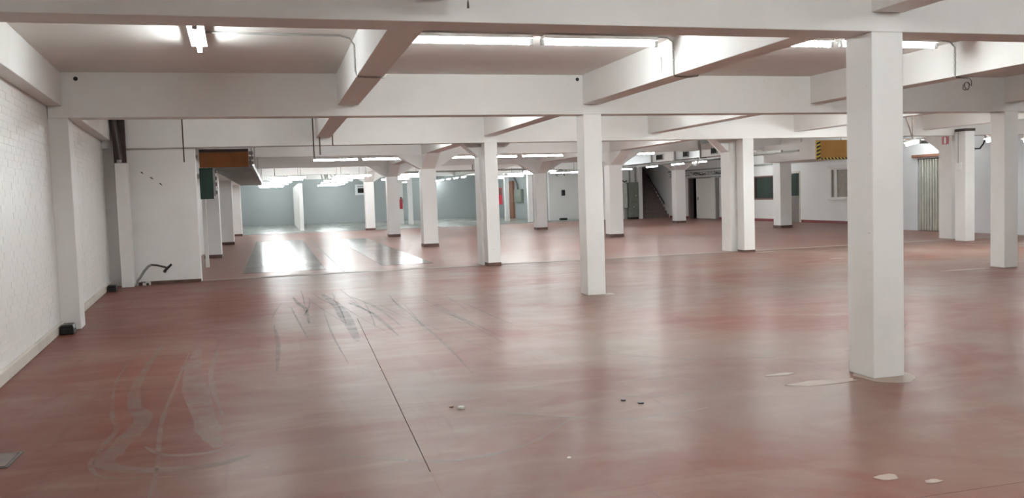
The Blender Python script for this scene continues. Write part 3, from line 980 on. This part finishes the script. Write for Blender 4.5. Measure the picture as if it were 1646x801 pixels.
MB().box(20.95, 20.99, 37.80, 37.98, 0.0, 2.05).build('side_post', 'door_dark', d)
MB().box(20.95, 21.19, 40.80, 40.95, 0.0, 2.12).build('side_post', 'door_dark', d)
t = thing('cable_ladder', (20.8, 39, 2.2), 'dark cable ladder along the wall above the white sliding door', 'cable ladder')
for z in (2.20, 2.36):
    MB().box(20.86, 20.90, 35.5, 43.0, z, z + 0.025).build('side_rail', 'dull_steel', t)
for k in range(25):
    MB().box(20.87, 20.89, 35.6 + k * 0.3, 35.63 + k * 0.3, 2.20, 2.38).build('rung', 'dull_steel', t)
for k in range(6):
    MB().tube([(20.84, 35.6 + k * 1.1 + i * 0.25, 2.28 + 0.06 * math.sin(i * 1.3 + k)) for i in range(6)], 0.025, 6).build('cable', ['tray', 'black'][k % 2], t, 0, True)
for y in (36, 38, 40, 42):
    MB().box(20.88, 21.0, y, y + 0.04, 2.22, 2.26).build('bracket', 'dull_steel', t)
struct('trim_1', MB().box(20.9, 21.0, 25.2, 43.2, 2.46, 2.53), 'dull_steel', 'dark thin pipe running along the right rear wall above the windows', 'pipe')

# ---------------------------------------------------------------- stairs and electrical cabinets
t = thing('staircase', (20.2, 43.3, 0), 'brown concrete staircase going up in the right rear corner', 'stairs')
for k in range(16):
    MB().box(19.42, 20.98, 43.35 + k * 0.235, 48.5, k * 0.195, (k + 1) * 0.195).build('step', 'step', t)
hr = MB().tube([(20.90, 43.7, 0.75), (20.90, 45.9, 2.45)], 0.03, 8).build('handrail', 'pipe_brown', t, 0, True)
for q in (0.1, 0.9):
    MB().tube([(20.90, 43.7 + 2.2 * q, 0.75 + 1.7 * q), (20.99, 43.7 + 2.2 * q, 0.72 + 1.7 * q)], 0.015, 6).build('bracket', 'pipe_brown', hr)
struct('wall_stair', MB().box(19.2, 19.40, 43.25, 50, 0, ZC2).box(19.4, 21, 49.8, 50, 0, ZC2), 'white_b', 'narrow white wall end beside the stairs', 'wall')
t = thing('electrical_cabinet', (18.95, 43.5, 0), 'tall grey green electrical cabinet left of the stairs', 'cabinet')
MB().box(18.66, 19.19, 43.3, 43.79, 0.10, 2.0).build('case', 'cabinet', t, 0.008)
MB().box(18.68, 19.17, 43.32, 43.75, 0.0, 0.10).build('plinth', 'dark', t)
dd = MB().box(18.68, 18.92, 43.285, 43.30, 0.12, 1.98).build('door_leaf', 'cabinet', t, 0.003)
MB().box(18.86, 18.90, 43.27, 43.285, 0.62, 0.68).build('handle', 'tray', dd)
d2 = MB().box(18.93, 19.17, 43.285, 43.30, 0.12, 1.98).build('door_leaf', 'cabinet', t, 0.003)
MB().box(19.0, 19.04, 43.27, 43.285, 1.25, 1.30).build('handle', 'tray', d2)
for x in (18.76, 19.10):
    MB().tube([(x, 43.5, 2.0), (x, 43.5, ZB)], 0.05, 8).build('conduit', 'dull_steel', t, 0, True)
t = thing('switchgear_box', (18.4, 43.6, 0.6), 'pale electrical panel on legs left of the grey green cabinet', 'cabinet')
MB().box(18.12, 18.60, 43.45, 43.79, 0.62, 1.95).build('case', 'cabinet_light', t, 0.008)
MB().box(18.15, 18.57, 43.43, 43.45, 0.66, 1.91).build('door_leaf', 'cabinet_light', t)
for x in (18.18, 18.50):
    MB().box(x, x + 0.05, 43.6, 43.65, 0, 0.62).build('leg', 'dull_steel', t)
MB().tube([(18.1, 43.5, 2.25), (18.3, 43.5, 2.15), (18.45, 43.5, 2.02), (18.6, 43.5, 2.1)], 0.03, 8).build('cable', 'black', t, 0, True)

# ---------------------------------------------------------------- right side: gate, sign, switch
t = thing('ribbed_gate', (19.35, 21.9, 0), 'pale green ribbed metal gate behind the joint columns at the right', 'gate')
MB().box(19.36, 19.40, 21.36, 22.39, 0.01, 2.2).build('backing', 'gate', t)
for k in range(9):
    y = 21.37 + k * 0.113
    MB().box(19.315, 19.36, y, y + 0.085, 0.01, 2.2).build('rib', 'gate', t, 0.01)
tag(MB().box(19.2, 19.3, 21.1, 22.55, 2.26, 2.34).build('gate_rail', 'wood', None, 0.008), 'brown wooden rail above the ribbed gate', 'rail')
x = 16.95
t = thing('fire_sign', (x, 18.66, 2.47), 'small red sign with white bar near the top of the twin column at right', 'sign')
MB().box(x - 0.008, x, 18.55, 18.77, 2.46, 2.66).build('plate', 'red', t)
MB().box(x - 0.011, x - 0.008, 18.625, 18.695, 2.48, 2.64).build('white_bar', 'sign_white', t)
tag(MB().box(XC3 - 0.05, XC3, 17.60, 17.74, 1.76, 1.94).build('switch_box', 'sign_white', None, 0.008), 'small white switch box on the column right of the nearest column', 'switch')
tag(MB().tube([(XC3 - 0.012, 17.72, 1.94), (XC3 - 0.012, 17.72, 2.55), (XC3 - 0.012, 17.72, 2.70)], 0.012, 6).build('switch_cable', 'cable', None, 0, True), 'grey cable rising from the small white switch box', 'cable')
tag(MB().tube([(17.12, 17.98, 2.645), (17.12, 17.98, 2.42), (17.22, 17.97, 2.30), (17.38, 17.97, 2.30), (17.5, 17.98, 2.42), (17.6, 17.98, 2.645)], 0.02, 8).build('sagging_hose', 'black', None, 0, True),
    'dark sagging hose right of the switch column', 'hose')
tag(MB().box(16.7, 18.6, 20.6, 20.75, 2.60, 2.68).box(17.2, 17.23, 20.66, 20.69, 2.68, ZC2).box(18.3, 18.33, 20.66, 20.69, 2.68, ZC2).build('cable_tray', 'dull_steel'), 'dark cable tray behind the lamp on slanted rods', 'cable tray')

# ---------------------------------------------------------------- floor marks: filler, pale spots, debris, dust trails
def irregular(cx, cy, rx, ry, n=14, jit=0.35):
    return [(cx + rx * math.cos(2 * math.pi * k / n) * random.uniform(1 - jit, 1), cy + ry * math.sin(2 * math.pi * k / n) * random.uniform(1 - jit, 1)) for k in range(n)]


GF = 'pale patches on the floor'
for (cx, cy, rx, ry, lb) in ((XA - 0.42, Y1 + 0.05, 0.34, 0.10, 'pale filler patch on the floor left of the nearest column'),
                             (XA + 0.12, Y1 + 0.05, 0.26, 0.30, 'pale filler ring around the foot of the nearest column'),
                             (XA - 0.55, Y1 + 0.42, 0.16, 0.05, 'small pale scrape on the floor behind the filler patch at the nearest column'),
                             (10.95, 17.6, 0.38, 0.09, 'pale spot on the floor right of the joint column by the nearest column'),
                             (11.0, 15.05, 0.22, 0.09, 'pale spot on the floor just left of the nearest column'),
                             (16.55, 17.1, 0.40, 0.10, 'pale spot on the floor before the red sign column'),
                             (16.9, 16.1, 0.40, 0.10, 'pale spot on the floor before the ribbed gate'),
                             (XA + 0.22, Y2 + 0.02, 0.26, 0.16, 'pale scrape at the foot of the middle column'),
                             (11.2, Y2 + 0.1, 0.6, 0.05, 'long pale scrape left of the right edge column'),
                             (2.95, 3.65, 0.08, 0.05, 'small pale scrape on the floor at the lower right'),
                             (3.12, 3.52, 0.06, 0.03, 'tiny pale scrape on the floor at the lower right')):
    tag(MB().blob(irregular(cx, cy, rx, ry), -0.002, 0.0025).build('floor_patch', 'filler'), lb, 'floor patch', GF)  # filler, scrapes and plain pale spots share one tone
GD = 'bits of debris on the floor'
for (cx, cy, s, mt, lb) in ((1.22, 5.92, 0.035, 'debris', 'white plaster flake on the floor at bottom centre'), (1.16, 5.98, 0.02, 'wood', 'brown chip beside the white plaster flake on the floor'),
                            (2.36, 5.68, 0.022, 'black', 'dark chip on the floor left of the nearest column, farther one'), (2.44, 5.55, 0.025, 'black', 'dark chip on the floor left of the nearest column, nearer one'),
                            (1.55, 4.55, 0.014, 'debris', 'tiny pale crumb on the floor at bottom centre')):
    tag(MB().blob(irregular(cx, cy, s, s * 0.8, 7), 0.0, s * 0.4).build('floor_chip', mt), lb, 'debris', GD)


def ribbon(paths, z=0.0012):
    mb = MB()
    for path, w in paths:
        # smooth the path
        P = [Vector((p[0], p[1], 0)) for p in path]
        fine = []
        for i in range(len(P) - 1):
            p0, p1, p2, p3 = P[max(i - 1, 0)], P[i], P[i + 1], P[min(i + 2, len(P) - 1)]
            for k in range(8):
                t = k / 8
                fine.append(0.5 * ((2 * p1) + (p2 - p0) * t + (2 * p0 - 5 * p1 + 4 * p2 - p3) * t * t + (3 * p1 - p0 - 3 * p2 + p3) * t ** 3))
        fine.append(P[-1])
        s = len(mb.v)
        n = len(fine)
        for i, p in enumerate(fine):
            dd = (fine[min(i + 1, n - 1)] - fine[max(i - 1, 0)]).normalized()
            nn = Vector((-dd.y, dd.x, 0))
            ww = w * (0.25 + 0.75 * math.sin(math.pi * (i + 0.5) / n)) * random.uniform(0.8, 1.1) / 2
            for q in (p + nn * ww, p - nn * ww):
                mb.v.append((q.x, q.y, z))
        for i in range(n - 1):
            mb.quad([s + 2 * i, s + 2 * i + 1, s + 2 * i + 3, s + 2 * i + 2])
    return mb


trails = [([(-1.43, 9.85), (-1.39, 8.14), (-1.21, 6.79), (-1.1, 6.29), (-1.11, 5.83), (-1.1, 5.43), (-0.95, 5.14), (-0.54, 5.03)], 0.04, 'thin outer dust line of the mop swirl at the lower left'),
          ([(-1.23, 9.96), (-1.2, 8.06), (-1.1, 7.05), (-0.96, 6.5), (-1.01, 5.79), (-1.03, 5.46), (-0.82, 5.24), (-0.45, 5.17), (-0.2, 5.3)], 0.14, 'broad inner dust loop of the mop swirl at the lower left'),
          ([(-0.82, 9.56), (-0.77, 8.15), (-0.52, 6.23), (-0.4, 5.55)], 0.20, 'wide dusty streak right of the mop swirl'),
          ([(-0.90, 9.3), (-0.86, 7.62), (-0.82, 6.35), (-0.71, 5.16), (-0.69, 4.5)], 0.035, 'thin straight dust line through the mop swirl'),
          ([(-0.62, 9.4), (-0.60, 7.9), (-0.42, 6.4)], 0.05, 'short dust line beside the wide streak right of the mop swirl'),
          ([(-0.85, 5.75), (-0.7, 5.5), (-0.45, 5.45), (-0.3, 5.6)], 0.05, 'small curved dust mark inside the mop swirl')]
for pth, w, lb in trails:
    tag(ribbon([(pth, w)]).build('dust_trail', 'dust'), lb, 'dust trail', 'mop swirl on the floor')
wet = [([(0.23, 14.05), (0.30, 13.0), (0.37, 12.38), (0.36, 10.88)], 0.07, 'dark crooked scuff left of the dirty wheel tracks'),
       ([(0.70, 14.2), (0.81, 12.66), (0.83, 10.64), (0.80, 9.2)], 0.16, 'thick dark wheel track in the middle of the floor'),
       ([(1.0, 12.8), (1.2, 11.35), (1.26, 9.39)], 0.06, 'thin dark track just right of the thick wheel track'),
       ([(1.1, 13.6), (1.32, 12.0), (1.40, 9.9)], 0.04, 'second thin dark track right of the thick wheel track'),
       ([(1.65, 12.9), (1.64, 9.19), (1.57, 7.08)], 0.035, 'long thin dark track farther right on the floor'),
       ([(2.1, 13.0), (2.15, 10.5), (2.2, 8.5)], 0.03, 'rightmost thin dark track on the floor'),
       ([(-0.06, 10.9), (-0.02, 9.4), (-0.04, 7.9)], 0.05, 'short dark smear left of the dark crooked scuff')]
for pth, w, lb in wet:
    tag(ribbon([(pth, w)]).build('dark_track', 'wet'), lb, 'floor mark', 'dark tracks on the floor')
fine = []
for k in range(22):
    x, y = random.uniform(-0.2, 2.6), random.uniform(11.5, 15.5)
    ln, dr = random.uniform(1.2, 4.0), random.uniform(-0.08, 0.14)
    fine.append(([(x, y), (x + dr * ln * 0.4 + random.uniform(-.03, .03), y - ln * 0.5), (x + dr * ln, y - ln)], random.uniform(0.012, 0.03)))
o = tag(ribbon(fine, 0.0009).build('fine_tracks', 'wet'), 'bundle of fine dark wheel streaks across the middle of the floor', 'floor mark')
o['kind'] = 'stuff'
arcs = [([(2.15, 6.1), (2.5, 5.75), (3.0, 5.7), (3.25, 5.95), (3.0, 6.2), (2.6, 6.25)], 0.03, 'pale oval mop ring between the flake and the nearest column'),
        ([(1.2, 5.9), (1.6, 5.6), (2.2, 5.2), (3.0, 5.3)], 0.035, 'long pale arc sweeping right from the white plaster flake'),
        ([(0.3, 5.1), (0.9, 4.75), (1.4, 4.9), (1.8, 5.3)], 0.04, 'pale arc crossing the floor joint at bottom centre'),
        ([(2.9, 7.4), (3.6, 6.8), (4.3, 6.6)], 0.05, 'pale sweep on the floor behind the nearest column on its left'),
        ([(4.9, 6.6), (5.6, 6.9), (6.4, 7.6)], 0.05, 'pale sweep on the floor behind the nearest column on its right')]
for pth, w, lb in arcs:
    tag(ribbon([(pth, w)], 0.0010).build('dust_trail', 'dust'), lb, 'dust trail', 'pale sweeps on the floor')
bpy.context.view_layer.update()
